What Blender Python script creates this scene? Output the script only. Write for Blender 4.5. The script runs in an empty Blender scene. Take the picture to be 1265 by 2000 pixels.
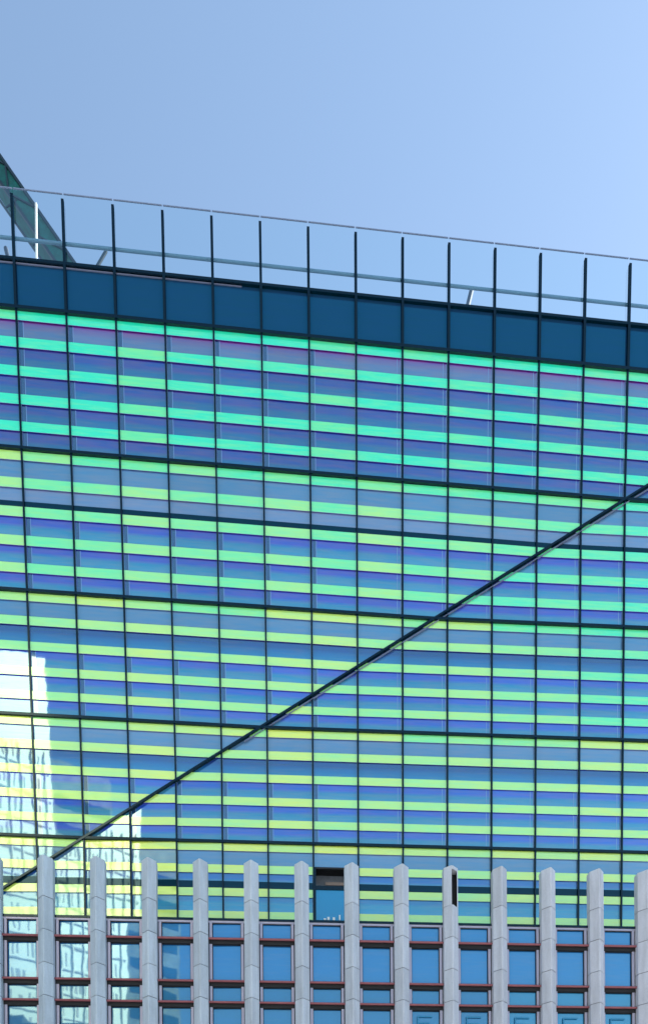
import bpy, math, random
from mathutils import Vector
random.seed(7)
rad = math.radians
scene = bpy.context.scene
EYE = 1.7

# ---------------------------------------------------------------- camera
cam_d = bpy.data.cameras.new('camera')
cam = bpy.data.objects.new('camera', cam_d)
scene.collection.objects.link(cam)
scene.camera = cam
cam.location = (0, 0, EYE)
# level camera with a rising (shift) lens, looking along +Y, tiny hand-held roll
cam.rotation_mode = 'QUATERNION'
from mathutils import Matrix
roll = -0.00753
rt = Vector((math.cos(roll), 0, math.sin(roll))); up = Vector((-math.sin(roll), 0, math.cos(roll))); fw = Vector((0, 1, 0))
cam.rotation_quaternion = Matrix((rt, up, -fw)).transposed().to_quaternion()
cam_d.sensor_fit = 'VERTICAL'
cam_d.sensor_height = 36.0
cam_d.lens = 1400.0 / 2000.0 * 36.0
cam_d.shift_y = (2505.57 - 1000.0) / 2000.0
cam_d.clip_start = 0.1
cam_d.clip_end = 3000
scene.render.resolution_x = 647
scene.render.resolution_y = 1024

# ---------------------------------------------------------------- light
SUN_AZ, SUN_EL = 71.0, 45.0          # from +Y towards +X
world = bpy.data.worlds.new('World'); scene.world = world; world.use_nodes = True
wn = world.node_tree
sky = wn.nodes.new('ShaderNodeTexSky'); sky.sky_type = 'NISHITA'; sky.sun_disc = False
sky.sun_elevation = rad(SUN_EL); sky.sun_rotation = rad(SUN_AZ)
sky.air_density = 1.0; sky.dust_density = 0.25; sky.ozone_density = 1.2
wb = wn.nodes.new('ShaderNodeVectorMath'); wb.operation = 'MULTIPLY'; wb.inputs[1].default_value = (1.12, 1.08, 0.96)
wn.links.new(sky.outputs[0], wb.inputs[0]); wn.links.new(wb.outputs[0], wn.nodes['Background'].inputs[0])
wn.nodes['Background'].inputs[1].default_value = 0.15
sl = bpy.data.lights.new('sun', 'SUN'); sl.energy = 5.0; sl.angle = rad(0.5); sl.color = (1, 0.95, 0.87)
so = bpy.data.objects.new('sun', sl); scene.collection.objects.link(so)
sd = Vector((math.sin(rad(SUN_AZ)) * math.cos(rad(SUN_EL)), math.cos(rad(SUN_AZ)) * math.cos(rad(SUN_EL)), math.sin(rad(SUN_EL))))
so.rotation_euler = sd.to_track_quat('Z', 'Y').to_euler(); so.location = sd * 100
scene.view_settings.view_transform = 'Standard'
scene.view_settings.look = 'None'
scene.view_settings.exposure = 0.9
scene.view_settings.gamma = 1.0

# ---------------------------------------------------------------- helpers
def lin(c):
    return tuple(((v / 255) / 12.92 if v / 255 <= 0.04045 else ((v / 255 + 0.055) / 1.055) ** 2.4) for v in c)
def mix(a, b, t):
    return tuple(x + (y - x) * t for x, y in zip(a, b))

def nodes_of(m):
    m.use_nodes = True; nt = m.node_tree; nt.nodes.clear()
    out = nt.nodes.new('ShaderNodeOutputMaterial'); return nt, out
def glossy_mix(name, color=None, attr=False, gloss=(0.9, 0.95, 1), rough=0.02, fac=0.3, bump=0.002, bscale=1.4, mottled=0.0):
    m = bpy.data.materials.new(name); nt, out = nodes_of(m); N = nt.nodes; L = nt.links
    dif = N.new('ShaderNodeBsdfDiffuse'); glo = N.new('ShaderNodeBsdfGlossy'); mx = N.new('ShaderNodeMixShader')
    glo.inputs['Roughness'].default_value = rough; glo.inputs['Color'].default_value = (*gloss, 1)
    geo = N.new('ShaderNodeNewGeometry')
    if attr:
        at = N.new('ShaderNodeAttribute'); at.attribute_name = 'Col'; src = at.outputs['Color']
    else:
        rgb = N.new('ShaderNodeRGB'); rgb.outputs[0].default_value = (*color, 1); src = rgb.outputs[0]
    if mottled:
        mp = N.new('ShaderNodeMapping'); mp.inputs['Scale'].default_value = (0.9, 0.9, 9.0)
        L.new(geo.outputs['Position'], mp.inputs[0])
        nz = N.new('ShaderNodeTexNoise'); nz.inputs['Scale'].default_value = 1.3; nz.inputs['Detail'].default_value = 5
        L.new(mp.outputs[0], nz.inputs['Vector'])
        mr = N.new('ShaderNodeMapRange'); mr.inputs[1].default_value = 0.3; mr.inputs[2].default_value = 0.7
        mr.inputs[3].default_value = -mottled; mr.inputs[4].default_value = mottled
        L.new(nz.outputs[0], mr.inputs[0])
        ml = N.new('ShaderNodeVectorMath'); ml.operation = 'SCALE'; ml.inputs[0].default_value = (1.0, 0.15, -0.75)
        L.new(mr.outputs[0], ml.inputs['Scale'])
        ad = N.new('ShaderNodeVectorMath'); ad.operation = 'ADD'; L.new(src, ad.inputs[0]); L.new(ml.outputs[0], ad.inputs[1])
        mxm = N.new('ShaderNodeVectorMath'); mxm.operation = 'MAXIMUM'; mxm.inputs[1].default_value = (0.01, 0.01, 0.01)
        L.new(ad.outputs[0], mxm.inputs[0]); src = mxm.outputs[0]
    L.new(src, dif.inputs['Color'])
    if bump:
        nb = N.new('ShaderNodeTexNoise'); nb.inputs['Scale'].default_value = bscale; nb.inputs['Detail'].default_value = 2
        L.new(geo.outputs['Position'], nb.inputs['Vector'])
        bp = N.new('ShaderNodeBump'); bp.inputs['Strength'].default_value = 1.0; bp.inputs['Distance'].default_value = bump
        L.new(nb.outputs[0], bp.inputs['Height']); L.new(bp.outputs[0], glo.inputs['Normal'])
    mx.inputs[0].default_value = fac
    L.new(dif.outputs[0], mx.inputs[1]); L.new(glo.outputs[0], mx.inputs[2]); L.new(mx.outputs[0], out.inputs[0])
    return m

def principled(name, color, rough=0.5, metal=0.0, noise=0.0, nscale=6.0, bump=0.0, color2=None):
    m = bpy.data.materials.new(name); nt, out = nodes_of(m); N = nt.nodes; L = nt.links
    p = N.new('ShaderNodeBsdfPrincipled'); p.inputs['Roughness'].default_value = rough; p.inputs['Metallic'].default_value = metal
    p.inputs['Base Color'].default_value = (*color, 1)
    if noise or color2:
        geo = N.new('ShaderNodeNewGeometry'); nz = N.new('ShaderNodeTexNoise'); nz.inputs['Scale'].default_value = nscale
        nz.inputs['Detail'].default_value = 8; nz.inputs['Roughness'].default_value = 0.65
        L.new(geo.outputs['Position'], nz.inputs['Vector'])
        cr = N.new('ShaderNodeValToRGB'); L.new(nz.outputs[0], cr.inputs[0])
        c2 = color2 or tuple(v * (1 - noise) for v in color)
        cr.color_ramp.elements[0].position = 0.32; cr.color_ramp.elements[0].color = (*c2, 1)
        cr.color_ramp.elements[1].position = 0.68; cr.color_ramp.elements[1].color = (*[min(1, v * (1 + noise * .5)) for v in color], 1)
        L.new(cr.outputs[0], p.inputs['Base Color'])
        if bump:
            bp = N.new('ShaderNodeBump'); bp.inputs['Distance'].default_value = bump; bp.inputs['Strength'].default_value = 0.6
            L.new(nz.outputs[0], bp.inputs['Height']); L.new(bp.outputs[0], p.inputs['Normal'])
    L.new(p.outputs[0], out.inputs[0]); return m

PANE = glossy_mix('coated_glass', attr=True, gloss=(.58, .96, .98), fac=0.25, bump=0.0016, bscale=0.9, mottled=0.035)
STRIP = glossy_mix('dichroic_film', attr=True, gloss=(0.82, 1, 0.78), fac=0.24, bump=0.0014, rough=0.03, mottled=0.07)
STRIPBACK = principled('dichroic_back', (0.35, 0.15, 0.75), 0.4)
FRAME = glossy_mix('dark_anodised_frame', color=(0.0, 0.008, 0.020), gloss=(.6, .85, .9), fac=0.045, rough=0.15, bump=0)
BEAM = glossy_mix('dark_beam', color=(0.0, 0.022, 0.045), gloss=(.4, .7, .8), fac=0.06, bump=0)
SIDELINE = glossy_mix('pale_side_line', color=lin((105, 145, 200)), fac=.3, bump=0)
SIDELINE2 = glossy_mix('blue_side_line', color=lin((20, 62, 110)), gloss=(.6, .85, .95), fac=.3, bump=0)
JAMB = principled('pale_gasket', lin((120, 150, 185)), 0.4)
TRIM = principled('pale_metal_trim', lin((125, 130, 160)), 0.35, 0.2)
BAND = glossy_mix('spandrel_glass', color=(0.0, 0.042, 0.115), gloss=(.04, .62, .8), fac=0.14, bump=0.006, bscale=.7, mottled=.008)
DARK = principled('dark_recess', (0.008, 0.009, 0.012), 0.7)
CLEARBLUE = glossy_mix('plain_blue_glass', color=(0.0, 0.22, 0.48), gloss=(.5, .9, 1), fac=0.2, bump=0.002)
STONE = None
RED = principled('red_coated_metal', lin((150, 88, 95)), 0.32, 0.3, noise=0.15)
ALU = principled('pale_aluminium', lin((175, 172, 190)), 0.4, 0.3)
WINGLASS = glossy_mix('window_glass', attr=True, gloss=(.55, .94, 1), fac=0.24, bump=0.0018, bscale=0.8, mottled=0.02)
STEEL = principled('galvanised_steel', lin((70, 80, 95)), 0.4, 0.5, noise=0.2)
WHITEPAINT = principled('white_paint', (0.8, 0.8, 0.78), 0.4)
CRANE = principled('green_steel', (0.001, 0.11, 0.11), 0.7, 0.0, noise=0.4, nscale=3)
CRANE2 = principled('dark_steel', (0.01, 0.03, 0.05), 0.5)

def stone_mat():
    m = bpy.data.materials.new('pale_stone'); nt, out = nodes_of(m); N = nt.nodes; L = nt.links
    p = N.new('ShaderNodeBsdfPrincipled'); p.inputs['Roughness'].default_value = 0.75
    at = N.new('ShaderNodeAttribute'); at.attribute_name = 'Col'
    geo = N.new('ShaderNodeNewGeometry')
    n1 = N.new('ShaderNodeTexNoise'); n1.inputs['Scale'].default_value = 22; n1.inputs['Detail'].default_value = 8
    mp = N.new('ShaderNodeMapping'); mp.inputs['Scale'].default_value = (2.2, 2.2, .35)
    n2 = N.new('ShaderNodeTexNoise'); n2.inputs['Scale'].default_value = 3; n2.inputs['Detail'].default_value = 6
    L.new(geo.outputs['Position'], n1.inputs['Vector']); L.new(geo.outputs['Position'], mp.inputs[0]); L.new(mp.outputs[0], n2.inputs['Vector'])
    a = N.new('ShaderNodeMapRange'); a.inputs[1].default_value = .3; a.inputs[2].default_value = .7; a.inputs[3].default_value = .94; a.inputs[4].default_value = 1.03
    b = N.new('ShaderNodeMapRange'); b.inputs[1].default_value = .3; b.inputs[2].default_value = .7; b.inputs[3].default_value = .82; b.inputs[4].default_value = 1.04
    L.new(n1.outputs[0], a.inputs[0]); L.new(n2.outputs[0], b.inputs[0])
    mu = N.new('ShaderNodeMath'); mu.operation = 'MULTIPLY'; L.new(a.outputs[0], mu.inputs[0]); L.new(b.outputs[0], mu.inputs[1])
    vs = N.new('ShaderNodeVectorMath'); vs.operation = 'SCALE'; L.new(at.outputs['Color'], vs.inputs[0]); L.new(mu.outputs[0], vs.inputs['Scale'])
    L.new(vs.outputs[0], p.inputs['Base Color'])
    bp = N.new('ShaderNodeBump'); bp.inputs['Distance'].default_value = 0.004; L.new(n1.outputs[0], bp.inputs['Height']); L.new(bp.outputs[0], p.inputs['Normal'])
    L.new(p.outputs[0], out.inputs[0]); return m
STONE = stone_mat()

def screen_glass():
    m = bpy.data.materials.new('clear_screen_glass'); nt, out = nodes_of(m); N = nt.nodes; L = nt.links
    tr = N.new('ShaderNodeBsdfTransparent'); tr.inputs[0].default_value = (0.90, 0.985, 1.0, 1)
    gl = N.new('ShaderNodeBsdfGlossy'); gl.inputs['Roughness'].default_value = 0.02; gl.inputs['Color'].default_value = (.8, .95, 1, 1)
    mx = N.new('ShaderNodeMixShader'); mx.inputs[0].default_value = 0.13
    L.new(tr.outputs[0], mx.inputs[1]); L.new(gl.outputs[0], mx.inputs[2]); L.new(mx.outputs[0], out.inputs[0]); return m
SCREEN = screen_glass()

class MB:
    def __init__(s): s.v = []; s.f = []; s.m = []; s.c = []; s.mats = []
    def mi(s, mat):
        if mat not in s.mats: s.mats.append(mat)
        return s.mats.index(mat)
    def face(s, pts, mat, cols=(1, 1, 1)):
        b = len(s.v); s.v += [tuple(p) for p in pts]; s.f.append(tuple(range(b, b + len(pts)))); s.m.append(s.mi(mat))
        s.c.append(cols if isinstance(cols, list) else [cols] * len(pts))
    def prism(s, front, back, mat, cols=(1, 1, 1), side=None, backm=None):
        n = len(front); s.face(front, mat, cols)
        s.face(back[::-1], backm or side or mat, cols if not isinstance(cols, list) else cols[::-1])
        for k in range(n):
            j = (k + 1) % n
            s.face([front[j], front[k], back[k], back[j]], side or mat, cols if not isinstance(cols, list) else [cols[j], cols[k], cols[k], cols[j]])
    def box(s, lo, hi, mat, M=None, cols=(1, 1, 1)):
        (a, b, c), (d, e, f) = lo, hi
        P = [Vector(p) for p in ((a, b, c), (d, b, c), (d, e, c), (a, e, c), (a, b, f), (d, b, f), (d, e, f), (a, e, f))]
        if M: P = [M(p) for p in P]
        for q in ((0, 3, 2, 1), (4, 5, 6, 7), (0, 1, 5, 4), (1, 2, 6, 5), (2, 3, 7, 6), (3, 0, 4, 7)):
            s.face([P[k] for k in q], mat, cols)
    def tube(s, a, b, r, mat, n=10, r2=None):
        a = Vector(a); b = Vector(b); d = (b - a).normalized(); u = d.orthogonal().normalized(); w = d.cross(u); r2 = r if r2 is None else r2
        A = [a + (u * math.cos(t) + w * math.sin(t)) * r for t in [2 * math.pi * k / n for k in range(n)]]
        B = [b + (u * math.cos(t) + w * math.sin(t)) * r2 for t in [2 * math.pi * k / n for k in range(n)]]
        for k in range(n): s.face([A[k], A[(k + 1) % n], B[(k + 1) % n], B[k]], mat)
        s.face(A[::-1], mat); s.face(B, mat)
    def bar(s, a, b, w, h, mat):      # rectangular bar, w across in the facade plane, h in depth (y)
        a = Vector(a); b = Vector(b); d = (b - a).normalized(); y = Vector((0, 1, 0)); u = d.cross(y).normalized(); y = u.cross(d)
        A = [a + u * i * w / 2 + y * j * h / 2 for i, j in ((-1, -1), (1, -1), (1, 1), (-1, 1))]; B = [p + (b - a) for p in A]
        s.prism(B, A, mat)
    def build(s, name, parent=None, origin=None):
        me = bpy.data.meshes.new(name)
        o0 = Vector(origin) if origin is not None else (Vector(parent['_o']) if parent is not None and '_o' in parent else Vector((0, 0, 0)))
        me.from_pydata([tuple(Vector(p) - o0) for p in s.v], [], s.f)
        for m in s.mats: me.materials.append(m)
        me.polygons.foreach_set('material_index', s.m)
        ca = me.color_attributes.new('Col', 'FLOAT_COLOR', 'CORNER')
        flat = []
        for cs in s.c:
            for c in cs: flat += [c[0], c[1], c[2], 1.0]
        ca.data.foreach_set('color', flat)
        me.update()
        o = bpy.data.objects.new(name, me); scene.collection.objects.link(o)
        if parent is not None:
            o.parent = parent
            if '_o' in parent: o['_o'] = parent['_o']
        else: o.location = o0
        return o
def thing(name, label, cat, loc, group=None):
    o = bpy.data.objects.new(name, None); scene.collection.objects.link(o); o.location = loc; o['_o'] = tuple(loc)
    o['label'] = label; o['category'] = cat
    if group: o['group'] = group
    return o
def tag(o, label=None, cat=None, group=None, kind=None):
    if label: o['label'] = label
    if cat: o['category'] = cat
    if group: o['group'] = group
    if kind: o['kind'] = kind
    return o

# ---------------------------------------------------------------- facade geometry (two folded planes sharing a diagonal crease)
P = 1.5
zT0, zT2, zT3, zT4, zT5, zT6 = [EYE + v for v in (33.122, 30.011, 26.051, 21.936, 18.244, 14.550)]
zT1 = EYE + 31.35
zT8 = zT6 - 3.70
ya = 0.082005
U = Vector((math.cos(ya), math.sin(ya), 0)); VA = Vector((-0.001204, -0.078532, 1.0))
NA = U.cross(VA).normalized()
O = Vector((-9.20004, 23.25147, zT6))
def A(i, z, off=0.0): return O + U * (P * i) + VA * (z - zT6) + NA * off
UB = Vector((0.998482, 0.055085, 0)); VB = Vector((0.0012796, -0.036247, 1.0)); NB = UB.cross(VB).normalized()
def zdiag(i): return zT6 + (i - 1) / 12.0 * (zT3 - zT6)
def B(i, z, off=0.0):
    zd = zdiag(i); return A(i, zd) + VB * (z - zd) + NB * off

def clip(poly, fn):
    out = []
    for k in range(len(poly)):
        p, q = poly[k], poly[(k + 1) % len(poly)]; fp, fq = fn(p), fn(q)
        if fp >= 0: out.append(p)
        if (fp >= 0) != (fq >= 0):
            t = fp / (fp - fq); out.append((p[0] + (q[0] - p[0]) * t, p[1] + (q[1] - p[1]) * t))
    return out
def zclip(poly, z0, z1):
    poly = clip(poly, lambda p: p[1] - z0)
    return clip(poly, lambda p: z1 - p[1]) if len(poly) > 2 else []

PD = -0.036                                   # depth of the panes behind the fold plane
tower = thing('glass_building', 'tall office building with a folded curtain wall of blue glass and green iridescent stripes', 'building', (1.2, 23.6, 0))

S = lambda *c: lin(c)
TEAL, GREEN, YELL = (0.0, 0.93, 0.58), (0.14, 0.95, 0.40), (0.66, 1.0, 0.20)
def hue(t):
    t = max(0, min(1.15, t)); return mix(TEAL, GREEN, t * 2) if t < .5 else mix(GREEN, YELL, (t - .5) * 2)
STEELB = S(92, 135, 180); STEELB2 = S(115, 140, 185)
VIO = S(55, 55, 165); VIO2 = S(70, 72, 195); BLU = S(60, 135, 180); BLU1 = S(35, 100, 155); DEEP = S(5, 62, 140); AZ = S(25, 125, 180)  # VIO tones: strips' violet backs mirrored in the glass, put into the colour
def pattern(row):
    """colour bands of the coated pane, violet ones painted reflections of the strip backs: (top fraction, bottom fraction, top colour, bottom colour)"""
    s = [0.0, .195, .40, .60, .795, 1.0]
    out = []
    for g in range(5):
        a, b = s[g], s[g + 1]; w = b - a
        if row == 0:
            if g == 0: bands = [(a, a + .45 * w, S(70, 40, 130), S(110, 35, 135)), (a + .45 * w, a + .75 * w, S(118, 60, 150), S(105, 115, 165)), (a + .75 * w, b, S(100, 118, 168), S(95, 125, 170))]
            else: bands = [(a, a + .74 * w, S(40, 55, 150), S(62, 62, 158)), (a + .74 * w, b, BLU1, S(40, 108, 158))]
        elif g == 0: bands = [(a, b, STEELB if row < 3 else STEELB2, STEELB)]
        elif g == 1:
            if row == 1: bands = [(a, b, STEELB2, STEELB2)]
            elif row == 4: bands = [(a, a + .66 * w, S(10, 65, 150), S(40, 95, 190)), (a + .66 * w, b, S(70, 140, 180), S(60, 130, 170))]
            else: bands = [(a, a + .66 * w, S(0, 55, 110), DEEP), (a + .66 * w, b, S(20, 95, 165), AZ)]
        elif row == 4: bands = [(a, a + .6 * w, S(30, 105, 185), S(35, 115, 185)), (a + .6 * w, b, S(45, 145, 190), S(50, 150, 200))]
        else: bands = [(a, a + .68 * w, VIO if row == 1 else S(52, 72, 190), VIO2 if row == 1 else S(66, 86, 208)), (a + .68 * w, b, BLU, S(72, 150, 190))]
        if g > 0:      # soften the seam between the two painted tones
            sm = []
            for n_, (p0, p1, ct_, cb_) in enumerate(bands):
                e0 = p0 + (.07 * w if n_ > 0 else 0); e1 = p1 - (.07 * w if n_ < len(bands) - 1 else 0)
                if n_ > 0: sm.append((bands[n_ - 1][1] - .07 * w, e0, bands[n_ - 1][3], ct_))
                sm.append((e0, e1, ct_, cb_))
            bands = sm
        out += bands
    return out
SF = [(0.012, .075), (.197, .268), (.400, .470), (.602, .673), (.797, .866)]
rows = [(zT2, zT3), (zT3, zT4), (zT4, zT5), (zT5, zT6), (zT6, zT8)]
BT = math.tan(rad(2.2))
npan = 0
for row, (zt, zb) in enumerate(rows):
    for i in range(-1, 14):
        cell = [(i, zb), (i + 1, zb), (i + 1, zt), (i, zt)]
        for side in 'AB':
            sgn = 1 if side == 'A' else -1
            poly = clip(cell, lambda p: sgn * (p[1] - zdiag(p[0])))
            if len(poly) < 3: continue
            area = abs(sum(poly[k][0] * poly[(k + 1) % len(poly)][1] - poly[(k + 1) % len(poly)][0] * poly[k][1] for k in range(len(poly)))) / 2
            if area < 0.02: continue
            F0 = A if side == 'A' else B
            ji = random.gauss(0, .0012) + (BT * {-1: 1, 0: 1, 1: 1, 2: 1, 3: .5}.get(i, 0) if side == 'B' else 0); jz = random.gauss(0, .0009)
            def F(p, off, ji=ji, jz=jz, F0=F0, i=i, zc=(zt + zb) / 2): return F0(p[0], p[1], off + ji * P * (p[0] - i - .5) + jz * (p[1] - zc))
            H = zt - zb; vent = (row == 4 and i == 6 and side == 'B')
            mb = MB()
            shift = 0.032 * ((zt + zb) / 2 - EYE) / 23.0
            tone = .92 * (1 + random.uniform(-.10, .10))
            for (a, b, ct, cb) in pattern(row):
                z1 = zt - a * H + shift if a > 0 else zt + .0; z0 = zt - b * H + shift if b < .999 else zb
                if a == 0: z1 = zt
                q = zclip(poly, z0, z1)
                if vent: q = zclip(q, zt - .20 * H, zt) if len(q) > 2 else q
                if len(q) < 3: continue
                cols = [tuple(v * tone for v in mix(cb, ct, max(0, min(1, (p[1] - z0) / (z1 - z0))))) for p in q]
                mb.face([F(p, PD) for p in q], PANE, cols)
            if not vent:
                for (rw, f0, f1) in ((1, .360, .398), (4, .338, .396)):
                    if rw != row: continue
                    q = zclip(poly, zt - f1 * H, zt - f0 * H)
                    if len(q) > 2: mb.prism([F(p, PD + .026) for p in q], [F(p, PD + .002) for p in q], BEAM)
            # thin lines painted on the vision panes for mullion sides seen at an angle
            left = i < 7
            for g in range(0 if row == 0 else (2 if row != 1 else 2), 5):
                f0 = SF[g][1]; f1 = (SF[g + 1][0] if g < 4 else .985)
                if vent or row == 4: continue
                for xa, xb, mt in (((.035, .105, SIDELINE2), (.112, .124, SIDELINE)) if left else ((.885, .897, SIDELINE), (.955, .967, SIDELINE))):
                    q = [(i + xa, zt - f1 * H), (i + xb, zt - f1 * H), (i + xb, zt - f0 * H), (i + xa, zt - f0 * H)]
                    q = clip(q, lambda p: sgn * (p[1] - zdiag(p[0])))
                    if len(q) > 2: mb.face([F(p, PD + .003) for p in q], mt)
            pan = mb.build('glass_panel', tower); npan += 1
            sb = MB()
            # hue of the iridescent strips drifts from teal (top) to yellow-green (bottom)
            base = [0.08, .62, .86, .97, 1.04][row] + (0.0 if side == 'A' else -.03)
            if side == 'B': base -= [0, .3, .34, .20, .10][row] * (max(0, i - 6) / 7.0)
            if row == 0: base += .10 * (i >= 6) + .12 * (i >= 11) + .40 * (i == 2) + .18 * (i == 6)
            if row == 1: base -= .12 * (i >= 9)
            pj = random.uniform(-.17, .15)
            for k, (a, b) in enumerate(SF):
                if vent and k > 0: continue
                q = zclip(poly, zt - b * H, zt - a * H)
                if len(q) < 3: continue
                t = base + pj + random.uniform(-.03, .03)
                if row == 0 and k == 0: t = [.02, .35][i in (-1, 6, 8, 13, 12)] - .02
                if row in (1, 2, 3) and k == 0: t += random.choice((-.15, .12))
                c = hue(t); c = mix(c, (.50, .99, .42), .18 if k in (1, 2, 3, 4) and row > 0 else .05)
                qi = [(min(max(p[0], i + .012), i + .988), p[1]) for p in q]
                sb.prism([F(p, .0) for p in qi], [F(p, -.012) for p in qi], STRIP, c, side=STRIPBACK, backm=STRIPBACK)
            if sb.f: sb.build('iridescent_strip', pan)
            if vent:
                vb = MB(); d = -.95
                za, zm, zz = zt - .20 * H, zt - .385 * H, zt - .72 * H
                C = lambda x, z, o: F((i + x, z), o)
                x0, x1 = .05, .97
                vb.face([C(x0, zm, d), C(x1, zm, d), C(x1, za, d), C(x0, za, d)], DARK)
                vb.face([C(x0, zm, PD), C(x0, zm, d), C(x0, za, d), C(x0, za, PD)], DARK)
                vb.face([C(x1, zm, d), C(x1, zm, PD), C(x1, za, PD), C(x1, za, d)], DARK)
                vb.face([C(x0, za, PD), C(x1, za, PD), C(x1, za, d), C(x0, za, d)], DARK)
                vb.face([C(x0, zm, d), C(x1, zm, d), C(x1, zm, PD), C(x0, zm, PD)], DARK)
                vo = vb.build('open_vent', tower)
                rb = MB(); rm = principled('beige_rail', S(150, 135, 130), .6)
                def slab(mb_, xa, xb, z0, z1, o0, o1, mat):
                    pts = [(xa, z0), (xb, z0), (xb, z1), (xa, z1)]
                    mb_.prism([C(x, z, o1) for x, z in pts], [C(x, z, o0) for x, z in pts], mat)
                zr = za - .45 * (za - zm)
                slab(rb, .28, .97, zr - .05, zr + .05, -.5, -.42, rm); rb.build('rail', vo)
                fb = MB(); slab(fb, x0, x1, za - .06, za, PD, .02, DARK); slab(fb, x0, x1, zm - .05, zm + .08, PD, .02, FRAME); slab(fb, x0 - .03, x0, zz, za, PD, .03, FRAME)
                fb.build('vent_frame', vo)
                gb = MB(); gb.face([C(x0, zb, PD + .03), C(x1, zb, PD + .03), C(x1, zm - .05, PD + .03), C(x0, zm - .05, PD + .03)], CLEARBLUE)
                gb.build('clear_pane', vo)
                lb = MB(); wl = principled('white_fitting', (.8, .85, .85), .4)
                for xx, ww, hh in ((.30, .05, .10), (.42, .05, .09), (.56, .03, .17), (.22, .05, .05)):
                    pts = [(xx, EYE + 12.09), (xx + ww, EYE + 12.09), (xx + ww, EYE + 12.09 + hh), (xx, EYE + 12.09 + hh)]
                    lb.prism([C(x, z, PD + .06) for x, z in pts], [C(x, z, PD + .032) for x, z in pts], wl)
                lb.build('fitting', vo)

# dark spandrel band under the coping
for i in range(-1, 14):
    mb = MB(); jit = random.gauss(0, .0015)
    q = [(i, zT2), (i + 1, zT2), (i + 1, zT1), (i, zT1)]
    mb.prism([A(p[0], p[1], -.02 + jit * (p[0] - i - .5)) for p in q], [A(p[0], p[1], -.16) for p in q], BAND)
    mb.build('spandrel_panel', tower)

# mullions: one continuous fin from the screen top to the base, bent at the crease
def strip_seg(mb, F, i, z0, z1, w, o0, o1, mat, n=1):
    h = w / P / 2; pts = [(i - h, z0), (i + h, z0), (i + h, z1), (i - h, z1)]
    mb.prism([F(x, z, o1) for x, z in pts], [F(x, z, o0) for x, z in pts], mat)
for i in range(-1, 15):
    mb = MB(); zd = zdiag(i)
    za = max(zd, zT8)
    lo = min(za, zT0 - .01)
    strip_seg(mb, A, i, lo, zT2 - .001, .052, -.02, .05, FRAME); strip_seg(mb, A, i, zT2 + .001, zT0, .080, -.02, .065, FRAME)
    strip_seg(mb, A, i, lo, zT2, .07, PD, -.022, JAMB)
    if zd > zT8:
        strip_seg(mb, B, i, zT8, zd, .052, -.02, .05, FRAME); strip_seg(mb, B, i, zT8, zd, .07, PD, -.022, JAMB)
    mb.build('mullion', tower)

# transoms
def hbar(zc, h, o0, o1, mat, i0=-1.6, i1=14.6, name='transom'):
    mb = MB(); i_d = 1 + (zc - zT6) / (zT3 - zT6) * 12
    q = [(i0, zc - h / 2), (i1, zc - h / 2), (i1, zc + h / 2), (i0, zc + h / 2)]
    for sgn, F in ((1, A), (-1, B)):
        p = clip(q, lambda p: sgn * (p[1] - zdiag(p[0])))
        if len(p) > 2: mb.prism([F(x, z, o1) for x, z in p], [F(x, z, o0) for x, z in p], mat)
    return mb.build(name, tower)
hbar(zT2, .09, PD, .075, FRAME)
for z in (zT3, zT4, zT5, zT6): hbar(z, .080, PD, .075, FRAME)
# coping with a pale flashing line below it
mb = MB(); q = [(-1.6, zT1 - .03), (14.6, zT1 - .03), (14.6, zT1 + .05), (-1.6, zT1 + .05)]
mb.prism([A(x, z, .06) for x, z in q], [A(x, z, -.9) for x, z in q], FRAME); cp = mb.build('coping', tower)
mb = MB(); q = [(-1.6, zT1 - .085), (4.6, zT1 - .07), (4.6, zT1 - .052), (-1.6, zT1 - .052)]
mb.prism([A(x, z, .012) for x, z in q], [A(x, z, -.015) for x, z in q], TRIM); mb.build('flashing', cp)
# diagonal crease bar
mb = MB()
ia, ib = -.9, 14.8
def cr(i, dz, off): 
    a = A(i, zdiag(i), off); return a + Vector((0, 0, dz))
w = .040
q = [(ia, -w), (ib, -w), (ib, w), (ia, w)]
mb.prism([cr(i, d, .085) for i, d in q], [cr(i, d, -.12) for i, d in q], FRAME); dg = mb.build('crease_bar', tower)
mb = MB(); q = [(4.5, -.135), (ib, -.14), (ib, -.120), (4.5, -.118)]
mb.prism([cr(i, d, .05) for i, d in q], [cr(i, d, -.02) for i, d in q], TRIM); mb.build('trim', dg)
# body behind the curtain wall
WALL = principled('grey_render_wall', (0.16, 0.19, 0.24), .7, noise=.2)
mb = MB()
for (i0, i1) in ((-7, -1.62), (14.62, 20)):
    q = [(i0, zT8), (i1, zT8), (i1, zT1), (i0, zT1)]
    mb.prism([A(x, z, 0) for x, z in q], [A(x, z, -.5) for x, z in q], WALL)
mb.build('side_wall', tower)
mb = MB(); M = lambda p: Vector((p.x, p.y + .07 * p.x, p.z))
mb.box((-19, 24.35, 0), (22, 36, zT8 + 4), WALL, M); mb.box((-19, 25.0, zT8 + 4), (22, 36, zT1 - .3), WALL, M)
mb.build('wall', tower)

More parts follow.
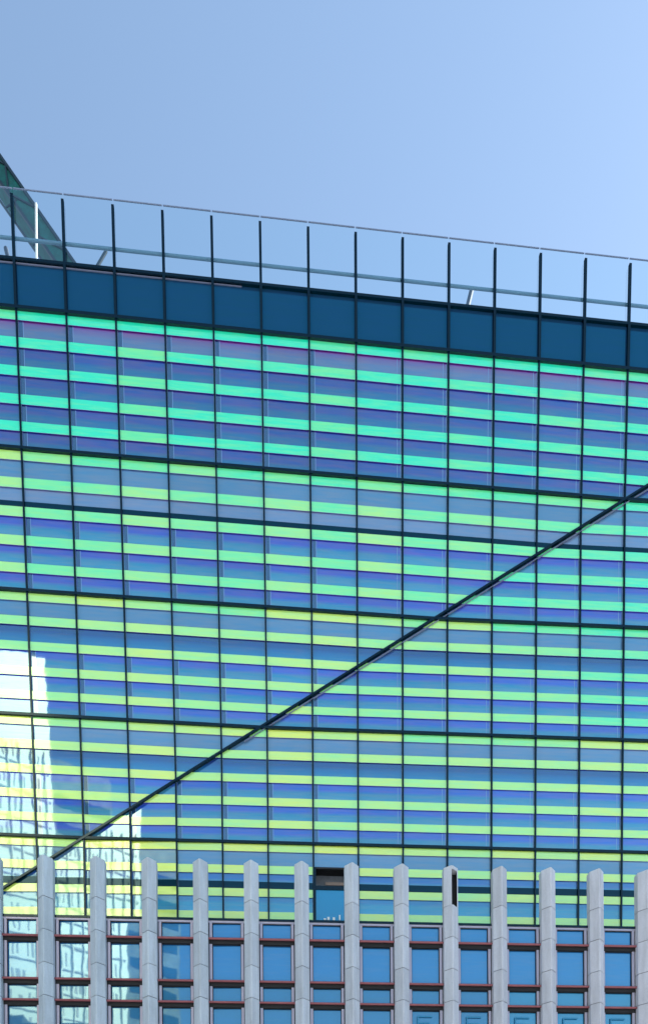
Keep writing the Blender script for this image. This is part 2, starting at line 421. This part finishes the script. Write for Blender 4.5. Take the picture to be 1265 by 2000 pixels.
# ---------------------------------------------------------------- glass screen above the roof
scr = thing('roof_screen', 'frameless clear glass windbreak above the dark blue roof band with a pale tube rail', 'glass screen', (1.0, 21.6, zT1))
for i in range(-1, 14):
    q = [(i + .008, zT1 + .08), (i + .992, zT1 + .08), (i + .992, EYE + 33.39), (i + .008, EYE + 33.39)]
    mb = MB(); mb.face([A(x, z, -.06) for x, z in q], SCREEN); mb.build('glass_pane', scr)
mb = MB()
for i in range(-1, 14):
    mb.bar(A(i + .012, EYE + 33.40, -.06), A(i + .988, EYE + 33.40, -.06), .022, .03, principled('edge_grey', S(125, 140, 170), .4) if 'edge_grey' not in bpy.data.materials else bpy.data.materials['edge_grey'])
mb.build('top_edge', scr)
mb = MB(); mb.tube(A(-1.6, EYE + 32.16, -.17), A(14.6, EYE + 32.16, -.17), .042, principled('teal_rail', S(88, 128, 158), .5, .1)); mb.build('mid_rail', scr)

# ---------------------------------------------------------------- things on the roof
def pole(name, a, b, r, mat, label, cat, cap=None, n=10):
    a = Vector(a); b = Vector(b); t = thing(name, label, cat, a)
    mb = MB(); mb.tube(a, b, r, mat, n); mb.tube(a, a + (b - a).normalized() * .12, r * 2.2, mat, n); mb.build('shaft', t)
    mb = MB(); mb.tube(b, b + (b - a).normalized() * (cap or .05), r * .55, mat, n); mb.build('tip', t)
    return t
pole('roof_pole', (-10.13, 26, 34.2), (-10.133, 26, 40.9), .042, WHITEPAINT, 'slim white pole rising in front of the green crane arm', 'pole')
pole('roof_stub', (-10.9, 26, 37.9), (-11.241, 26, 39.3), .075, STEEL, 'short grey leaning stub at the far left edge of the roof', 'roof fitting')
pole('roof_strut', (-8.9, 26, 37.0), (-7.601, 26, 39.19), .055, CRANE2, 'dark slanting strut just right of the crane arm', 'roof fitting')
pole('roof_vent_pipe', (5.1, 26, 35.6), (5.629, 26, 37.7), .085, STEEL, 'lone grey tilted pipe on the right half of the roof', 'pipe')

cr_t = thing('crane', 'green steel crane arm slanting up to the left behind the roof screen', 'crane', (-9.0, 32, 33.0))
mb = MB()   # plated boom: two side plates with stiffeners, chords on its edges
a0, a1 = Vector((-9.35, 32, 44.25)), Vector((-19.38, 32, 58.9)); dr = (a1 - a0).normalized(); nrm = Vector((dr.z, 0, -dr.x))
mb.bar(a0, a1, .66, .8, CRANE); mb.build('boom', cr_t)
mb = MB()
for sgn in (-1, 1):
    mb.bar(a0 + nrm * .33 * sgn + Vector((0, -.42, 0)), a1 + nrm * .33 * sgn + Vector((0, -.42, 0)), .10, .12, CRANE2)
Lb = (a1 - a0).length; k = 0
while k * 1.15 < Lb - 1.2:
    p = a0 + dr * (k * 1.15); q = a0 + dr * (k * 1.15 + 1.15)
    s = 1 if k % 2 else -1
    mb.bar(p + nrm * .30 * s + Vector((0, -.43, 0)), q - nrm * .30 * s + Vector((0, -.43, 0)), .06, .05, CRANE2); k += 1
mb.build('lattice', cr_t)
for a, b, r in (((-19.2, 32, 58.9), (-12.2, 32, 49.05), .045), ((-12.2, 32, 49.05), (-8.6, 32, 44.6), .035), ((-19.3, 31.6, 57.3), (-9.6, 31.6, 43.3), .05)):
    mb = MB(); mb.tube(a, b, r, CRANE2, 8); mb.build('cable', cr_t)
mb = MB()
for t in (.25, .42, .58, .7):
    p = Vector((-19.3, 31.6, 57.3)).lerp(Vector((-9.6, 31.6, 43.3)), t); mb.bar(p, p + nrm * .62, .05, .05, CRANE2)
mb.build('bracket', cr_t)
mb = MB(); mb.tube((-8.9, 32, 33.0), (-8.9, 32, 44.4), .45, CRANE, 16); mb.box((-10.2, 31.2, 43.6), (-8.2, 32.8, 44.6), CRANE); mb.build('mast', cr_t)

# ---------------------------------------------------------------- stone building in front
yS = .0551; US = Vector((math.cos(yS), math.sin(yS), 0)); NS = Vector((math.sin(yS), -math.cos(yS), 0)); OS = Vector((-8.065, 21.0, 0))
def Sx(s, off, z): return OS + US * s + NS * off + Vector((0, 0, z))
MS = lambda p: Sx(p.x, -p.y, p.z)      # local x along, y back, z up
stone = thing('stone_building', 'lower stone building with pale vertical fins, red rails and blue windows', 'building', (1.0, 21.3, 0))
ZTOP = EYE + 12.50; seg = .958
zj = [ZTOP, EYE + 11.31] + [EYE + 11.31 - seg * k for k in range(1, 13)]
JOINT = principled('joint_mortar', (0.05, 0.055, 0.07), .9)
def fin_profile(w=.43, e=.20, d=.22):
    return [(-w / 2, 0), (-.02, e), (.02, e), (w / 2, 0), (w / 2, -d), (-w / 2, -d)]
for k in range(-1, 14):
    x = 1.5 * k; mb = MB(); warm = k / 13.0
    for j in range(len(zj) - 1):
        z1, z0 = zj[j], zj[j + 1] if j + 2 < len(zj) else 0.0
        tone = random.uniform(.90, 1.06); ww = .43 + random.uniform(-.004, .004)
        c = tuple(v * tone for v in mix((.42, .51, .60), (.57, .58, .66), warm))
        jj = random.uniform(-.004, .004)
        if k == 8 and j == 0:
            w2 = ww / 2; prof = fin_profile(ww)
            # top block of this fin has lost its right-hand facing: left part, lip, cap and an open hollow
            for pr in ([(-w2, 0), (-.035, .15), (-.01, .155), (-.01, -.22), (-w2, -.22)], [(w2 - .035, .02), (w2, 0), (w2, -.22), (w2 - .035, -.22)]):
                mb.prism([Sx(x + a, b, z1 - .0) for a, b in pr], [Sx(x + a, b, z0 + .012) for a, b in pr], STONE, c)
            pr = [(-.0095, .15), (.035, .15), (w2 - .036, .025), (w2 - .036, -.22), (-.0095, -.22)]
            mb.prism([Sx(x + a, b, z1 - .003) for a, b in pr], [Sx(x + a, b, z1 - .10) for a, b in pr], STONE, c)
            mb.face([Sx(x - .009, -.15, z0), Sx(x + w2 - .036, -.15, z0), Sx(x + w2 - .036, -.15, z1 - .11), Sx(x - .009, -.15, z1 - .11)], DARK)
            for xx in (-.0085, w2 - .0365): mb.face([Sx(x + xx, .13 if xx < 0 else .02, z0), Sx(x + xx, -.15, z0), Sx(x + xx, -.15, z1 - .11), Sx(x + xx, .13 if xx < 0 else .02, z1 - .11)], DARK)
            continue
        prof = fin_profile(ww)
        top = [Sx(x + a, b + jj, z1 - .009) for a, b in prof]; bot = [Sx(x + a, b + jj, z0 + .009) for a, b in prof]
        mb.prism(top, bot, STONE, c)
        core = [(a * .93, b * .9 - .004) for a, b in prof]
        mb.prism([Sx(x + a, b, z0 + .012) for a, b in core], [Sx(x + a, b, z0 - .012) for a, b in core], JOINT)
    mb.build('stone_fin', stone)
# window wall
WZ = EYE + 10.86
bars = [EYE + 10.295, EYE + 9.03, EYE + 8.40]
z = EYE + 8.40
while z > 2.0:
    z -= 1.265; bars.append(z); z -= .63; bars.append(z)
TOPW = S(28, 112, 182); LOWW = S(0, 100, 158)  # mirrored sky put into the pane colours, darker for the lower rows
for k in range(-1, 13):
    x0 = 1.5 * k + .215; x1 = 1.5 * (k + 1) - .215
    win = MB()
    def bx(mb_, xa, xb, oa, ob, za, zb2, mat, cols=(1, 1, 1)): mb_.box((xa, -ob, za), (xb, -oa, zb2), mat, MS, cols)
    bx(win, x0, x1, -.30, -.17, WZ - .055, WZ + .0, ALU); bx(win, x0, x1, -.34, -.15, WZ + .002, WZ + .07, FRAME)
    bx(win, x0 + .03, x0 + .105, -.30, -.17, 0, WZ - .057, ALU); bx(win, x1 - .105, x1 - .03, -.30, -.17, 0, WZ - .057, ALU)
    bx(win, x0, x0 + .028, -.30, -.20, 0, WZ - .057, DARK); bx(win, x1 - .028, x1, -.30, -.20, 0, WZ - .057, DARK)
    w = win.build('window', stone)
    tops = [WZ - .057] + [b - .135 for b in bars]; bots = [b + .03 for b in bars] + [0.05]
    jt = random.gauss(0, .0012)
    for n, (zt, zb) in enumerate(zip(tops, bots)):
        if zt - zb < .1: continue
        g = MB(); tb = .5 if n in (0,) else (.55 if n == 1 else 1.0)
        big = (n % 2 == 1)
        c1 = TOPW if n < 2 else LOWW; c2 = c1
        if k >= 9 and n >= 2: c1 = c2 = mix(LOWW, S(40, 150, 190), .35)
        tl = math.tan(rad(1.5 if k < 4 else 0.0)) + jt + random.gauss(0, .0008)
        xa, xb = x0 + .105, x1 - .105; xm = (xa + xb) / 2
        f = lambda x, z: Sx(x, -.25 + tl * (x - xm), z)
        g.face([f(xa, zb), f(xb, zb), f(xb, zt), f(xa, zt)], WINGLASS, [c2, c2, c1, c1]); po = g.build('pane', w)
        g = MB(); t = .018
        for a, b, c, d in ((xa, xa + t, zb, zt), (xb - t, xb, zb, zt), (xa + t, xb - t, zt - t, zt)):
            bx(g, a, b, -.235, -.215, c, d, DARK)
        g.build('gasket', po) if n < 5 else None
        if n == 3 and k >= 7:
            g = MB(); ca = (xa + xb) / 2  # faint marks drawn on the pane as a painted reflection
            cm = bpy.data.materials.get('faint_reflected_mark') or principled('faint_reflected_mark', S(38, 128, 172), .5)
            ca += .02 * random.uniform(-1, 1)
            bx(g, ca - .26, ca - .22, -.222, -.205, zt - 1.0, zt - .16, cm); bx(g, ca - .219, ca + .20, -.222, -.205, zt - .20, zt - .16, cm); bx(g, ca - .219, ca + .12, -.222, -.205, zt - .40, zt - .36, cm)
            g.build('reflected_mark', po)
    for b in bars:
        r = MB(); bx(r, x0 - .0, x1, -.33, -.165, b - .135, b + .03, DARK)  # dark box: transom behind the rail, carried lower as its painted shade
        ro = r.build('transom', w)
        r = MB()
        pa, pb = x0 + .002, x1 - .002
        n = 12; rr = .036
        ring = lambda x: [Sx(x, -.11 + rr * math.cos(t), b + rr * .95 * math.sin(t)) for t in [2 * math.pi * q / n for q in range(n)]]
        Ra, Rb = ring(pa), ring(pb)
        for q in range(n): r.face([Ra[(q + 1) % n], Ra[q], Rb[q], Rb[(q + 1) % n]], RED)
        r.face(Ra, RED); r.face(Rb[::-1], RED)
        o = r.build('rail', w)
# parapet and body behind
mb = MB(); mb.box((-6, .36, 0), (26, 1.2, WZ - .02), WALL, MS); mb.build('wall', stone)
mb = MB(); mb.box((-6, .15, 0), (-1.72, .355, WZ - .02), STONE, MS, (.42, .42, .45)); mb.box((19.8, .15, 0), (26, .355, WZ - .02), STONE, MS, (.42, .42, .45)); mb.build('side_wall', stone)

# ---------------------------------------------------------------- surroundings (reflected in the glass, or unseen; some added to bounce light)
gm = principled('asphalt', (0.05, 0.05, 0.053), .85, noise=.3, nscale=4, bump=.004)
mb = MB(); mb.box((-1500, -1500, -.5), (1500, 1500, 0), gm); tag(mb.build('ground'), kind='structure')
pm = principled('paving', (0.3, 0.29, 0.28), .8, noise=.2, nscale=2)
mb = MB(); mb.box((-60, 14, .004), (60, 20.0, .13), pm); tag(mb.build('pavement'), kind='structure')

WT = principled('white_cladding', (0.99, 0.88, 0.68), .50, .6, noise=.06, nscale=.4)
GW = principled('reveal_grey', (0.66, 0.57, 0.48), .5)
SIDEG = principled('side_glass', (.05, .09, .09), .15)
SIDEW = principled('shaded_side_cladding', (.30, .30, .22), .6, noise=.4, nscale=.6)  # shade on the tower's side put into this dark colour
ot = thing('white_tower', 'sunlit white office tower mirrored in the lower left of the glass facade', 'building', (-40, -73, 0))
EX, TY, ty = -23.2, -60.0, rad(33)
MT = lambda p: Vector((EX + p.x * math.cos(ty) + p.y * math.sin(ty), TY - p.x * math.sin(ty) + p.y * math.cos(ty), p.z))
mb = MB(); mb.prism([MT(Vector(p)) for p in ((-40, 0, 0), (0, 0, 0), (0, 0, 71.5), (-9, 0, 69), (-40, 0, 58))], [MT(Vector(p)) for p in ((-40, -26, 0), (0, -26, 0), (0, -26, 71.5), (-9, -26, 69), (-40, -26, 58))], WT)
mb.build('wall', ot)
zz = 5.0
while zz < 58:
    mb = MB(); x = -39.0; low = zz < 44
    while x < -1.2:
        hh = 2.0 if random.random() < .6 else 1.4
        if random.random() < .72: mb.box((x, .004, zz + random.uniform(0, .3)), (x + (.34 if low else .2), .05, zz + hh), GW, MT)
        x += .62
    mb.box((-39.5, .003, zz - .55), (-.3, .12, zz - .38), GW, MT)
    mb.build('window_row', ot); zz += 3.3
for k in range(8):     # slim ribs down the front
    mb = MB(); x = -.9 - k * 1.55; mb.box((x, .051, 0), (x + .12, .30, 60 - k * .2), WT, MT); mb.build('rib', ot)
mb = MB(); mb.box((.003, -27, 0), (9.0, -.6, 60.0), SIDEW, MT); mb.build('side_wing', ot)
mb = MB(); zz = 4.0
while zz < 58:
    mb.box((.6, -.597, zz), (8.6, -.54, zz + 1.5), SIDEG, MT); zz += 3.6
mb.build('side_windows', ot)
ob = thing('grey_block', 'lower grey office block mirrored at the foot of the left windows', 'building', (-38, -50, 0))
mb = MB(); GB = principled('grey_cladding', (0.20, 0.21, 0.19), .6, noise=.3, nscale=.5); mb.box((-60, -56, 0), (-20.5, -46, 33.5), GB); mb.box((-40, -55, 33.5), (-34, -50, 36), GB); mb.build('wall', ob)
mb = MB(); zz = 3
while zz < 32:
    mb.box((-59, -45.99, zz), (-21.5, -45.9, zz + 1.4), SIDEG); zz += 3.2
mb.build('window_row', ob)
op = thing('bounce_terrace', 'unseen long pale low building added to bounce sunlight onto the glass facade', 'building', (20, -48, 0))  # unseen building, added to throw sunlight back at the shaded facade
PT = principled('pale_render', (0.78, 0.76, 0.72), .7, noise=.08, nscale=.5)
mb = MB(); mb.box((-19, -58, 0), (75, -45, 25), PT); mb.build('wall', op)
mb = MB()
for zz in (2, 6.5, 11, 15.5, 20):
    for k in range(24): mb.box((-17 + k * 3.8, -44.996, zz), (-15.6 + k * 3.8, -44.95, zz + 2.2), SIDEG)
mb.build('window_row', op)
plz = principled('pale_paving', (0.50, 0.49, 0.46), .8, noise=.15, nscale=1)
mb = MB(); mb.box((-90, -44.9, .004), (90, 13.9, .02), plz); tag(mb.build('bounce_plaza'), kind='structure')  # pale paving added to bounce sunlight up onto the facade
for o in bpy.data.objects:
    if '_o' in o: del o['_o']
print('panels', npan, 'objects', len(bpy.data.objects))
